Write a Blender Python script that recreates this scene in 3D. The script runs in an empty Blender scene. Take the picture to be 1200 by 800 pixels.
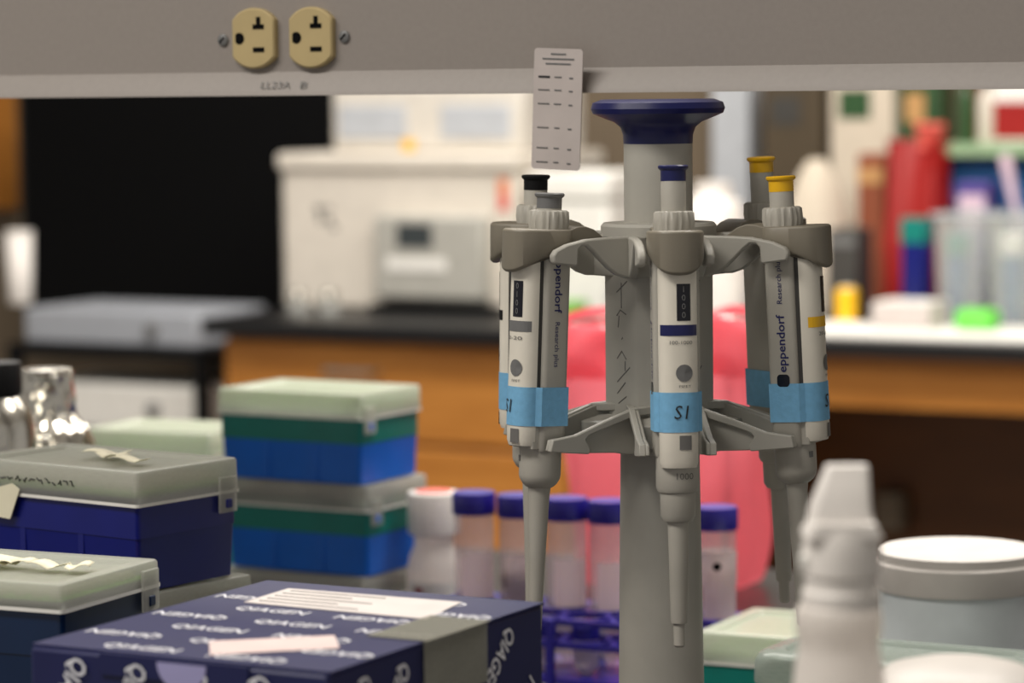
import bpy, bmesh, math, random
from mathutils import Vector, Matrix, Euler, noise
random.seed(7)
R = math.radians
PI = math.pi
scene = bpy.context.scene
col = scene.collection

# ------------------------------------------------------------------ camera
F = 70.0 / 23.5 * 1200.0            # focal length in pixels of the 1200 wide frame
CAMZ, BZ = 1.35, 0.92               # eye height, bench height
PITCH, ROLL = math.atan(300 / F), R(-0.6)
YAW = R(28)                         # the benches run 28 degrees to the picture plane
CM = (Matrix.Rotation(PI / 2 - PITCH, 3, 'X') @ Matrix.Rotation(ROLL, 3, 'Z'))
cd = bpy.data.cameras.new('camera'); cam = bpy.data.objects.new('camera', cd); col.objects.link(cam)
cam.matrix_world = Matrix.Translation((0, 0, CAMZ)) @ CM.to_4x4()
cd.lens = 70; cd.sensor_width = 23.5; cd.clip_start = .05; cd.clip_end = 60
cd.dof.use_dof = True; cd.dof.focus_distance = 1.53; cd.dof.aperture_fstop = 5.2; cd.dof.aperture_blades = 7
scene.camera = cam

def ray(px, py): return CM @ Vector(((px - 600) / F, (400 - py) / F, -1))
def at(px, py, Y):
    d = ray(px, py); return Vector((0, 0, CAMZ)) + d * (Y / d.y)
def onz(px, py, z):
    d = ray(px, py); return Vector((0, 0, CAMZ)) + d * ((z - CAMZ) / d.z)
def ond(px, py, dd):               # the point of a pixel on the vertical plane at bench depth dd
    d = ray(px, py); return Vector((0, 0, CAMZ)) + d * (dd / (d.x * math.sin(YAW) + d.y * math.cos(YAW)))
A = Vector((math.cos(YAW), -math.sin(YAW), 0)); D = Vector((math.sin(YAW), math.cos(YAW), 0))
def ad(a, d, z=0): return A * a + D * d + Vector((0, 0, z))

# ------------------------------------------------------------------ materials
def nodes(name):
    m = bpy.data.materials.new(name); m.use_nodes = True
    return m, m.node_tree.nodes, m.node_tree.links, m.node_tree.nodes['Principled BSDF']
def lin(c): return tuple(((v / 255) / 12.92 if v / 255 <= .04045 else ((v / 255 + .055) / 1.055) ** 2.4) for v in c) + (1,)
def mat(name, rgb, rough=.5, metal=0, var=.06, scale=40, bump=.02, spec=.5, sss=0):
    m, n, l, b = nodes(name)
    c = lin(rgb)
    t = n.new('ShaderNodeTexCoord'); no = n.new('ShaderNodeTexNoise'); no.inputs['Scale'].default_value = scale; no.inputs['Detail'].default_value = 4
    l.new(t.outputs['Object'], no.inputs['Vector'])
    r = n.new('ShaderNodeValToRGB')
    r.color_ramp.elements[0].position = .3; r.color_ramp.elements[1].position = .7
    r.color_ramp.elements[0].color = tuple(max(0, v * (1 - var)) for v in c[:3]) + (1,)
    r.color_ramp.elements[1].color = tuple(min(1, v * (1 + var)) for v in c[:3]) + (1,)
    l.new(no.outputs['Fac'], r.inputs['Fac']); l.new(r.outputs['Color'], b.inputs['Base Color'])
    b.inputs['Roughness'].default_value = rough; b.inputs['Metallic'].default_value = metal
    b.inputs['Specular IOR Level'].default_value = spec
    if sss:
        b.inputs['Subsurface Weight'].default_value = sss; b.inputs['Subsurface Radius'].default_value = (.02, .02, .02); b.inputs['Subsurface Scale'].default_value = .3
    if bump:
        bp = n.new('ShaderNodeBump'); bp.inputs['Strength'].default_value = bump; bp.inputs['Distance'].default_value = .002
        l.new(no.outputs['Fac'], bp.inputs['Height']); l.new(bp.outputs['Normal'], b.inputs['Normal'])
    return m
def clear(name, rgb, see=.5, rough=.25, trans=.5):          # thin see-through plastic or glass
    m, n, l, b = nodes(name)
    c = lin(rgb)
    b.inputs['Base Color'].default_value = c; b.inputs['Roughness'].default_value = rough
    tl = n.new('ShaderNodeBsdfTranslucent'); tl.inputs['Color'].default_value = c
    tp = n.new('ShaderNodeBsdfTransparent'); tp.inputs['Color'].default_value = tuple(.5 + .5 * v for v in c[:3]) + (1,)
    no = n.new('ShaderNodeTexNoise'); no.inputs['Scale'].default_value = 25
    mr = n.new('ShaderNodeMapRange'); mr.inputs['To Min'].default_value = max(0, see - .06); mr.inputs['To Max'].default_value = min(1, see + .06)
    l.new(no.outputs['Fac'], mr.inputs['Value'])
    m1 = n.new('ShaderNodeMixShader'); m1.inputs['Fac'].default_value = trans
    m2 = n.new('ShaderNodeMixShader')
    l.new(b.outputs['BSDF'], m1.inputs[1]); l.new(tl.outputs['BSDF'], m1.inputs[2])
    l.new(mr.outputs['Result'], m2.inputs['Fac']); l.new(m1.outputs['Shader'], m2.inputs[1]); l.new(tp.outputs['BSDF'], m2.inputs[2])
    l.new(m2.outputs['Shader'], n['Material Output'].inputs['Surface'])
    return m
def wood(name, c1, c2, rough=.4):
    m, n, l, b = nodes(name)
    t = n.new('ShaderNodeTexCoord'); mp = n.new('ShaderNodeMapping'); mp.inputs['Scale'].default_value = (1.5, 14, 14)
    no = n.new('ShaderNodeTexNoise'); no.inputs['Scale'].default_value = 3; no.inputs['Detail'].default_value = 6; no.inputs['Distortion'].default_value = 1.2
    r = n.new('ShaderNodeValToRGB'); r.color_ramp.elements[0].color = lin(c1); r.color_ramp.elements[1].color = lin(c2)
    r.color_ramp.elements[0].position = .3; r.color_ramp.elements[1].position = .7
    l.new(t.outputs['Object'], mp.inputs['Vector']); l.new(mp.outputs['Vector'], no.inputs['Vector']); l.new(no.outputs['Fac'], r.inputs['Fac']); l.new(r.outputs['Color'], b.inputs['Base Color'])
    b.inputs['Roughness'].default_value = rough
    return m

M = dict(
    grey=mat('warm grey plastic', (178, 174, 164), .45), greyd=mat('taupe grey plastic', (132, 125, 111), .45),
    column=mat('light grey column plastic', (176, 173, 164), .5), navy=mat('navy plastic', (20, 25, 84), .35),
    white=mat('off white plastic', (216, 210, 200), .4), label=mat('pipette label white', (232, 226, 212), .4),
    dark=mat('dark gap', (60, 58, 55), .6), black=mat('black plastic', (9, 9, 11), .5, spec=.25), ink=mat('navy print', (24, 28, 92), .5),
    greyink=mat('grey print', (112, 110, 108), .5), blackink=mat('black pen ink', (38, 38, 40), .6), window=mat('black display window', (12, 12, 26), .2),
    tape=mat('light blue labelling tape', (122, 182, 222), .75, bump=.15, scale=300), yellow=mat('yellow plastic', (246, 190, 20), .35),
    midgrey=mat('mid grey plastic', (112, 112, 112), .45), steel=mat('brushed steel', (190, 190, 186), .3, .9),
    raceway=mat('taupe painted metal', (148, 140, 134), .45, scale=300, var=.03), beige=mat('ivory outlet plastic', (190, 170, 124), .4),
    slot=mat('matt black', (7, 7, 8), .8, spec=.12), bench=mat('black epoxy bench top', (20, 20, 22), .3, scale=150),
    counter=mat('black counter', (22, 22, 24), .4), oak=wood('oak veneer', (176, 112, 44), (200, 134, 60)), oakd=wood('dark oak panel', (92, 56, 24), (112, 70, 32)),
    steelgrey=mat('blue grey sheet metal', (166, 170, 178), .45), umber=mat('umber card', (74, 62, 44), .7),
    stock=mat('label stock', (206, 198, 194), .7), pinkstock=mat('pinkish label stock', (212, 190, 186), .7),
    lidwhite=mat('white screw lid plastic', (206, 200, 194), .45),
    card=mat('white card', (198, 188, 184), .6), paper=mat('white paper', (240, 238, 232), .7), kit=mat('navy printed carton', (20, 25, 76), .45),
    pinkpaper=mat('pinkish white label', (244, 226, 222), .7), lilac=mat('lilac inner flap', (160, 156, 200), .6), whiteink=mat('white print', (228, 228, 234), .5),
    cleartape=clear('clear packing tape', (190, 190, 180), .55, .1, .1),
    lid=clear('milky lid plastic', (226, 226, 220), .52, .25, .4), lidgreen=clear('pale lid plastic', (238, 240, 230), .34, .14, .4),
    blue=mat('bright blue plastic', (0, 104, 214), .35, sss=.0), teal=mat('teal plastic', (0, 122, 112), .4), navybox=mat('deep blue plastic', (12, 22, 110), .3),
    darkteal=mat('dark teal plastic', (4, 34, 70), .3), green=mat('green rack plastic', (120, 186, 70), .5), scrap=mat('cream tape', (232, 226, 200), .8),
    purple=mat('purple blue plastic', (44, 35, 146), .35), tube=clear('clear tube plastic', (236, 226, 226), .62, .15, .5),
    tubelabel=clear('frosted tube label', (246, 234, 232), .12, .5, .55), redbag=clear('red bag film', (255, 146, 158), .06, .35, .6), red=mat('red plastic', (156, 18, 14), .5),
    brown=mat('brown sediment', (110, 72, 40), .8), foil=mat('aluminium foil', (226, 222, 212), .22, 1, bump=.5, scale=60), bottle=clear('frosted bottle plastic', (248, 243, 238), .08, .35, .45),
    softwhite=mat('white bottle plastic', (244, 238, 232), .4, sss=.0), tub=mat('bluish white tub plastic', (224, 231, 234), .45),
    aqua=clear('clear grey box plastic', (212, 220, 214), .6, .10, .35), glass=clear('glass', (236, 238, 236), .75, .05, .2),
    instr=mat('cream instrument housing', (222, 214, 202), .5), instrgrey=mat('grey instrument panel', (178, 176, 168), .5), lcd=mat('dark display', (58, 64, 66), .2),
    pale=mat('pale grey metal', (186, 190, 196), .4), wall=mat('tan wall paint', (112, 98, 80), .8, scale=8), floor=mat('grey vinyl floor', (120, 114, 106), .5, scale=6, var=.15),
    ceil=mat('white ceiling tile', (226, 224, 218), .9), brownpl=mat('rust brown paper', (140, 74, 46), .7), cloth=mat('white cloth', (212, 200, 182), .9),
    bottlegreen=mat('dark green glass', (52, 84, 52), .25), bluebox=mat('blue carton', (24, 92, 150), .5), violet=mat('violet carton', (84, 64, 140), .5),
    pink=mat('pale pink plastic', (226, 198, 214), .5), lime=mat('lime green plastic', (110, 214, 80), .5), orange=mat('orange sticker', (232, 130, 80), .6), redink=mat('red sticker', (224, 96, 84), .6),
    amber=mat('amber card', (196, 150, 96), .7), mint=mat('mint shelf edge', (150, 178, 140), .6), tealcap=clear('teal tinted water', (110, 190, 200), .25, .2, .3),
)

# ------------------------------------------------------------------ mesh builder
class MB:
    def __init__(s): s.v = []; s.f = []; s.mi = []; s.mats = []
    def add(s, vs, fs, m):
        if m not in s.mats: s.mats.append(m)
        k = s.mats.index(m); o = len(s.v)
        s.v += [Vector(v) for v in vs]
        for f in fs: s.f.append([i + o for i in f]); s.mi.append(k)
        return s
    def box(s, c, d, m, rz=0):
        x, y, z = [q / 2 for q in d]
        mt = Matrix.Rotation(rz, 3, 'Z')
        vs = [Vector(c) + mt @ Vector((i * x, j * y, k * z)) for i in (-1, 1) for j in (-1, 1) for k in (-1, 1)]
        return s.add(vs, [(0, 1, 3, 2), (4, 6, 7, 5), (0, 4, 5, 1), (2, 3, 7, 6), (0, 2, 6, 4), (1, 5, 7, 3)], m)
    def loft(s, rings, m, cap0=True, cap1=True, closed=True):
        n = len(rings[0]); vs = [p for r in rings for p in r]; fs = []
        for i in range(len(rings) - 1):
            for j in range(n if closed else n - 1):
                k = (j + 1) % n
                fs.append((i * n + j, i * n + k, (i + 1) * n + k, (i + 1) * n + j))
        if cap0: fs.append(tuple(reversed(range(n))))
        if cap1: fs.append(tuple(range((len(rings) - 1) * n, len(rings) * n)))
        return s.add(vs, fs, m)
    def lathe(s, prof, m, n=40, c=(0, 0, 0), cap0=True, cap1=True, wob=None):
        rings = []
        for r, z in prof:
            ring = []
            for j in range(n):
                t = 2 * PI * j / n; q = r + (wob(t, z, r) if wob else 0)
                ring.append((c[0] + q * math.cos(t), c[1] + q * math.sin(t), c[2] + z))
            rings.append(ring)
        return s.loft(rings, m, cap0, cap1)
    def prism(s, pts, lo, hi, m):                     # pts already 3d, lo / hi offset vectors
        lo, hi = Vector(lo), Vector(hi)
        return s.loft([[Vector(p) + lo for p in pts], [Vector(p) + hi for p in pts]], m)
    def tube(s, path, r, m, n=10):
        path = [Vector(p) for p in path]; rings = []; up = None
        for i, p in enumerate(path):
            t = (path[min(i + 1, len(path) - 1)] - path[max(i - 1, 0)]).normalized()
            if up is None: up = t.orthogonal().normalized()
            up = (up - t * up.dot(t)).normalized(); w = t.cross(up)
            rr = r[i] if isinstance(r, (list, tuple)) else r
            rings.append([p + (up * math.cos(2 * PI * j / n) + w * math.sin(2 * PI * j / n)) * rr for j in range(n)])
        return s.loft(rings, m)
    def quad(s, o, ux, uy, w, h, m, t=.0002):         # a thin slab centred at o, spanned by ux, uy
        o, ux, uy = Vector(o), Vector(ux).normalized(), Vector(uy).normalized(); nn = ux.cross(uy)
        p = [o + ux * (i * w / 2) + uy * (j * h / 2) for i, j in ((-1, -1), (1, -1), (1, 1), (-1, 1))]
        return s.prism(p, -nn * t * .2, nn * t, m)
    def text(s, txt, o, ux, uy, size, m, width=None, lift=.0002, warp=None, bold=0.0, shear=0):
        cu = bpy.data.curves.new('t', 'FONT'); cu.body = txt; cu.size = 1; cu.align_x = 'CENTER'; cu.align_y = 'CENTER'; cu.resolution_u = 2; cu.offset = bold; cu.shear = shear
        ob = bpy.data.objects.new('t', cu); col.objects.link(ob)
        me = bpy.data.meshes.new_from_object(ob.evaluated_get(bpy.context.evaluated_depsgraph_get()))
        xs = [v.co.x for v in me.vertices]
        sx = size if width is None or not xs else width / (max(xs) - min(xs))
        o, ux, uy = Vector(o), Vector(ux).normalized(), Vector(uy).normalized(); nn = ux.cross(uy)
        vs = []
        for v in me.vertices:
            p = o + ux * (v.co.x * sx) + uy * (v.co.y * size) + nn * lift
            vs.append(warp(p) if warp else p)
        s.add(vs, [tuple(p.vertices) for p in me.polygons], m)
        bpy.data.objects.remove(ob); bpy.data.curves.remove(cu); bpy.data.meshes.remove(me)
        return s
    def build(s, name, parent=None, loc=None, rz=0, smooth=35, bevel=0, solid=0, sub=0):
        me = bpy.data.meshes.new(name); me.from_pydata([tuple(v) for v in s.v], [], s.f)
        for m in s.mats: me.materials.append(M[m])
        me.polygons.foreach_set('material_index', s.mi)
        bm = bmesh.new(); bm.from_mesh(me); bmesh.ops.recalc_face_normals(bm, faces=bm.faces); bm.to_mesh(me); bm.free()
        if smooth:
            me.polygons.foreach_set('use_smooth', [True] * len(me.polygons)); me.set_sharp_from_angle(angle=R(smooth))
        o = bpy.data.objects.new(name, me); col.objects.link(o)
        if parent: o.parent = parent
        if loc is not None: o.location = loc
        o.rotation_euler.z = rz
        if bevel:
            b = o.modifiers.new('bevel', 'BEVEL'); b.width = bevel; b.segments = 2; b.limit_method = 'ANGLE'; b.angle_limit = R(40)
        if solid:
            b = o.modifiers.new('solid', 'SOLIDIFY'); b.thickness = solid; b.offset = -1
        if sub:
            b = o.modifiers.new('sub', 'SUBSURF'); b.levels = sub; b.render_levels = sub
        return o
def rrect(w, d, r, z, n=6, c=(0, 0)):
    pts = []
    for cx, cy, a0 in ((w / 2 - r, d / 2 - r, 0), (-w / 2 + r, d / 2 - r, 90), (-w / 2 + r, -d / 2 + r, 180), (w / 2 - r, -d / 2 + r, 270)):
        for k in range(n + 1):
            a = R(a0 + 90 * k / n); pts.append((c[0] + cx + r * math.cos(a), c[1] + cy + r * math.sin(a), z))
    return pts
def tag(o, label, cat, group=None, kind=None):
    if label: o['label'] = label
    if cat: o['category'] = cat
    if group: o['group'] = group
    if kind: o['kind'] = kind
    return o
def thing(name, label, cat, loc, rz=0, group=None):
    o = bpy.data.objects.new(name, None); col.objects.link(o); o.empty_display_size = .02
    o.location = loc; o.rotation_euler.z = rz
    return tag(o, label, cat, group)
def dup(root, label, loc, rz=None, group=None):
    def cp(o, parent):
        c = o.copy(); col.objects.link(c); c.parent = parent
        for ch in o.children: cp(ch, c)
        return c
    kids = list(root.children)
    r = root.copy(); col.objects.link(r); r.location = loc
    if rz is not None: r.rotation_euler.z = rz
    if label: r['label'] = label
    if group: r['group'] = group
    for ch in kids: cp(ch, r)
    return r
def struct(o): o['kind'] = 'structure'; return o

# ------------------------------------------------------------------ setting
b = MB(); b.box((0, 0, -.02), (9, 9.0, .04), 'floor'); struct(b.build('floor', loc=ad(-1.8, 3.0), rz=-YAW, smooth=0))
b = MB(); b.box((0, 0, 1.39), (9, .1, 2.78), 'wall'); struct(b.build('wall_back', loc=ad(-1.8, 5.70), rz=-YAW, smooth=0))
b = MB(); b.box((0, 0, 2.80), (9, 9.0, .05), 'ceil'); struct(b.build('ceiling', loc=ad(-1.8, 3.0), rz=-YAW, smooth=0))
# pale upright pillar on the back wall
p = ond(864, 200, 5.6)
b = MB(); b.box((0, 0, 1.37), (.082, .07, 2.74), 'pale'); struct(b.build('trim_1', loc=(p.x, p.y, 0), rz=-YAW, bevel=.004))

# near bench : double sided island
t = thing('lab_bench', 'black topped island bench carrying the pipette carousel and tip boxes', 'bench', ad(-.75, 1.65), -YAW)
b = MB(); b.box((0, 0, BZ - .016), (2.7, 1.66, .032), 'bench'); b.build('bench_top', t, bevel=.004)
b = MB(); b.box((0, 0, .46), (2.6, 1.40, .86), 'oak'); b.build('cabinet_body', t)
b = MB(); b.box((0, 0, .05), (2.5, 1.3, .1), 'black'); b.build('plinth', t)

# far counter with drawers and a knee space
FD = 4.76
aL, aM, aR = -3.17, -2.44, -.2
t = thing('laboratory_counter', 'black topped counter with oak drawers and knee space along the far wall', 'counter', ad((aL + aR) / 2, FD + .44), -YAW)
hw = (aR - aL) / 2
b = MB(); b.box((0, 0, BZ - .015), (2 * hw + .04, .88, .03), 'counter'); b.build('worktop', t, bevel=.003)
cw = aM - aL
b = MB(); b.box((-hw + cw / 2, .02, .49), (cw, .8, .8), 'oak'); b.build('carcass', t)
for k, (z0, z1) in enumerate(((.70, .885), (.46, .695), (.20, .455))):
    b = MB(); b.box((-hw + cw / 2, -.39, (z0 + z1) / 2), (cw - .012, .024, z1 - z0 - .006), 'oak'); dr = b.build('drawer', t, bevel=.003)
    hx, hz = -hw + cw * .40, z1 - .055
    b = MB(); b.tube([(hx - .05, -.402, hz), (hx - .05, -.43, hz), (hx + .05, -.43, hz), (hx + .05, -.402, hz)], .005, 'steel'); b.build('handle', dr)
b = MB(); b.box((cw / 2, -.385, .845), (2 * hw - cw, .022, .085), 'oak'); b.build('apron', t)
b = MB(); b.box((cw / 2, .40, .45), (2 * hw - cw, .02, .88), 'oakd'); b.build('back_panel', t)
b = MB(); b.box((hw - .02, .02, .45), (.03, .8, .88), 'oak'); b.build('end_panel', t)
p = ond(1045, 598, FD + .80)
tag(MB().box((0, 0, 0), (.055, .05, .075), 'greyd').build('junction_box', loc=p, rz=-YAW, bevel=.004), 'small grey brown box on the dark panel under the far counter', 'box')

# ------------------------------------------------------------------ raceway shelf overhead
SD = 1.475
zb = ond(330, 112, SD).z
t = thing('service_raceway', 'taupe metal raceway shelf with power sockets across the top', 'raceway', ad(-.8, SD), -YAW)
b = MB()
prof = [(-.007, 0), (-.006, .003), (0, .0135), (0, .135), (.13, .135), (.13, 0)]
b.loft([[(x, y, zb + z) for y, z in prof] for x in (-1.1, 1.1)], 'raceway'); b.build('raceway_body', t, smooth=25)
for sx in (-1.06, 1.06):
    b = MB(); b.box((sx, .065, (zb + BZ) / 2), (.05, .08, zb - BZ), 'raceway'); b.build('support_post', t, bevel=.004)
o0 = ond(280, 46, SD)                 # text on the sloping lip
lip = Vector((0, .006, .0105)).normalized(); rzm = Matrix.Rotation(-YAW, 3, 'Z')
inv = Matrix.Translation(-t.location)
def loc_of(tt, p):                    # world point to a thing's own frame (upright things only)
    return Matrix.Rotation(-tt.rotation_euler.z, 3, 'Z') @ (Vector(p) - tt.location)
b = MB()
q = loc_of(t, ond(324, 101, SD - .004)); b.text('LL23A', (q.x, -.0045, q.z), (1, 0, 0), lip, .0062, 'greyink', width=.0195, lift=.0012)
q = loc_of(t, ond(357, 101, SD - .004)); b.text('B', (q.x, -.0045, q.z), (1, 0, 0), lip, .0062, 'greyink', width=.0045, lift=.0012)
b.build('printed_marking', t, smooth=0)

# duplex outlets : each face is one socket
def outlet(px, py, label):
    p = ond(px, py, SD)
    t = thing('power_outlet', label, 'outlet', p, -YAW, 'power outlets in the raceway')
    w, h = .0285, .0345                # rounded sides, flat ends
    def ring(k, y):
        pts = []
        for j in range(48):
            a = 2 * PI * j / 48
            z = (h / 2) * math.sin(a); x = math.cos(a) * (w / 2) * 1.12
            x = max(-w / 2, min(w / 2, x * 1.12))
            pts.append((x * k, y, z * k))
        return pts
    b = MB(); b.loft([ring(1.0, .001), ring(1.0, -.0035), ring(.94, -.0045)], 'beige', False); b.build('socket_face', t)
    b = MB()
    b.quad((.004, -.0046, .0065), (1, 0, 0), (0, 0, 1), .0075, .0027, 'slot'); b.quad((.004, -.0046, .0093), (1, 0, 0), (0, 0, 1), .0028, .0055, 'slot')
    b.quad((.004, -.0046, -.0065), (1, 0, 0), (0, 0, 1), .0075, .0027, 'slot'); b.build('blade_slots', t, smooth=0)
    b = MB(); c = []
    for j in range(20):
        a = 2 * PI * j / 20; c.append((max(-.0025, .0033 * math.cos(a)) - .009, 0, .0033 * math.sin(a)))
    b.prism(c, (0, -.0044, 0), (0, -.0048, 0), 'slot'); b.build('ground_hole', t)
    return t
outlet(301, 45, 'ivory power socket on the raceway, beside the left screw'); outlet(368, 44, 'ivory power socket on the raceway, beside the right screw')
for px, py, lb in ((262, 47, 'small screw head just left of the ivory sockets'), (404, 43, 'small screw head just right of the ivory sockets')):
    p = ond(px, py, SD); b = MB()
    b.loft([[(r * math.cos(2 * PI * j / 16), y, r * math.sin(2 * PI * j / 16)) for j in range(16)] for r, y in ((.0034, .001), (.0034, -.0012), (.002, -.002))], 'midgrey')
    b.quad((0, -.0021, 0), (1, 0, 1), (-1, 0, 1), .0045, .0009, 'slot'); tag(b.build('mounting_screw', loc=p, rz=-YAW), lb, 'screw', 'raceway screws')

# ladder card taped to the raceway, hanging below its edge
p = ond(653, 128, SD - .012)
t = thing('size_marker_card', 'white card with dark ladder bands hanging from the raceway edge', 'card', p, -YAW)
t.rotation_euler = (0, R(2.4), -YAW)
cwd, cht = .0292, .0650
b = MB(); b.prism([(x, 0, z) for x, z in [(q[0], q[1]) for q in rrect(cwd, cht, .002, 0)]], (0, .0003, 0), (0, -.0003, 0), 'card'); b.build('card_sheet', t)
b = MB()
for k, z in enumerate((.0172, .0102, .0028, -.0100, -.0209, -.0285)):
    b.quad((-.0082, -.0004, z), (1, 0, 0), (0, 0, 1), .0068, .0007 if k else .0011, 'greyink' if k else 'blackink')
    b.quad((.0002, -.0004, z), (1, 0, 0), (0, 0, 1), .0042 if k < 3 else .003, .0007, 'midgrey'); b.quad((.0080, -.0004, z - .0004), (1, 0, 0), (0, 0, 1), .0022, .0008, 'midgrey')
for k in range(3):
    b.quad((0, -.0004, .0295 - .0026 * k), (1, 0, 0), (0, 0, 1), (.009, .019, .015)[k], .0008, 'midgrey')
b.build('printed_bands', t, smooth=0)

# ------------------------------------------------------------------ pipette carousel
CX = at(772, 300, 1.57)
CAR = Vector((CX.x, CX.y, BZ))
PH0 = 3.5
t = thing('pipette_carousel', 'grey six-arm pipette carousel with navy top on the bench', 'pipette stand', CAR)
b = MB(); b.lathe([(.088, 0), (.09, .004), (.088, .012), (.07, .02), (.035, .028), (.027, .045)], 'column', 56); b.build('base', t)
b = MB(); b.lathe([(.0262, .03), (.0235, .06), (.0222, .12), (.0214, .18), (.0204, .245), (.0182, .30), (.0177, .36), (.0177, .401)], 'column', 48); b.build('column', t)
b = MB(); b.lathe([(.0178, .3995), (.0180, .404), (.0194, .408), (.0225, .4105), (.030, .4135), (.0335, .4150), (.0345, .4175), (.0335, .4205), (.0290, .4222), (.012, .4222)], 'navy', 56); b.build('top_flange', t)
def hexring(rad, z, soft=.12):
    pts = []
    for k in range(6):
        a0 = R(PH0 + 30 + 60 * k)
        c = Vector((math.sin(a0), -math.cos(a0), 0)) * rad
        for s in (-1, 0, 1):
            a1 = R(PH0 + 30 + 60 * (k + s)); e = Vector((math.sin(a1), -math.cos(a1), 0)) * rad
            q = c + (e - c) * soft if s else c * (1 - soft * .25)
            pts.append((q.x, q.y, z))
    return pts
b = MB(); b.loft([hexring(.0262, .2405), hexring(.0288, .243), hexring(.0288, .352), hexring(.0282, .353)], 'column'); hub = b.build('hub_drum', t, smooth=20)
b = MB(); b.lathe([(.0285, .3515), (.0298, .3525), (.0298, .3575), (.0285, .3590), (.0175, .3592)], 'column', 48); b.build('hub_collar', t)
# pen marks on the two drum faces beside the front pipette
b = MB()
st = [[(-.006, .024), (.003, .030)], [(-.002, .029), (-.002, .016)], [(-.006, .012), (-.003, .015), (.002, .013)], [(-.004, .012), (-.005, .006)],
      [(-.002, .0), (-.001, .001)], [(-.006, -.010), (-.002, -.006), (.002, -.010)], [(.001, -.011), (.001, -.016)], [(-.006, -.022), (.005, -.014)],
      [(-.006, -.028), (.001, -.022)], [(-.005, -.033), (.002, -.029)]]
for st_phi in (-60, 60):
    a = R(PH0 + st_phi); n = Vector((math.sin(a), -math.cos(a), 0)); u = Vector((math.cos(a), math.sin(a), 0))
    off = .0035 if st_phi < 0 else -.0085
    for s in st:
        b.tube([n * .02500 + u * (x + off) + Vector((0, 0, .300 + z)) for x, z in s], .00030, 'greyink', 5)
b.build('pen_writing', t)
# arms
def prong(b, prof, phi, t0, t1, m='column'):
    a = R(phi); n = Vector((math.sin(a), -math.cos(a), 0)); u = Vector((math.cos(a), math.sin(a), 0))
    b.prism([n * r + Vector((0, 0, z)) for r, z in prof], u * t0, u * t1, m)
UP = [(.014, .3525), (.030, .3535), (.045, .3535), (.058, .3530), (.070, .3508), (.0765, .3482), (.0787, .3455), (.0782, .3428), (.0775, .3414), (.0645, .3396), (.0636, .3410), (.0632, .3480), (.0610, .3498), (.0580, .3497), (.0545, .3470), (.0500, .3425), (.0450, .3380), (.0400, .3345), (.034, .3325), (.014, .3315)]
LWEB = [(.014, .2660), (.030, .2655), (.050, .2595), (.066, .2545), (.0800, .2535), (.0815, .2480), (.055, .2450), (.040, .2440), (.032, .2425), (.014, .2415)]
LTOP = [(.014, .2668), (.030, .2663), (.050, .2603), (.066, .2551), (.0800, .2537), (.0815, .2478), (.070, .2463), (.058, .2450), (.0570, .2475), (.0600, .2525), (.058, .2545), (.050, .2568), (.030, .2620), (.014, .2630)]
for k in range(6):
    ph = PH0 + 60 * k
    b = MB(); prong(b, UP, ph, .0146, .0190); prong(b, UP, ph, -.0190, -.0146); b.build('upper_arm', t, bevel=.0010)
    b = MB()
    for s in (-1, 1):
        prong(b, LWEB, ph, s * .0140, s * .0160); prong(b, LTOP, ph, s * .0158, s * .0192)
    prong(b, [(.020, .262), (.040, .258), (.040, .246), (.020, .246)], ph, -.0145, .0145)
    b.build('lower_arm', t, bevel=.0006)

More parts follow.
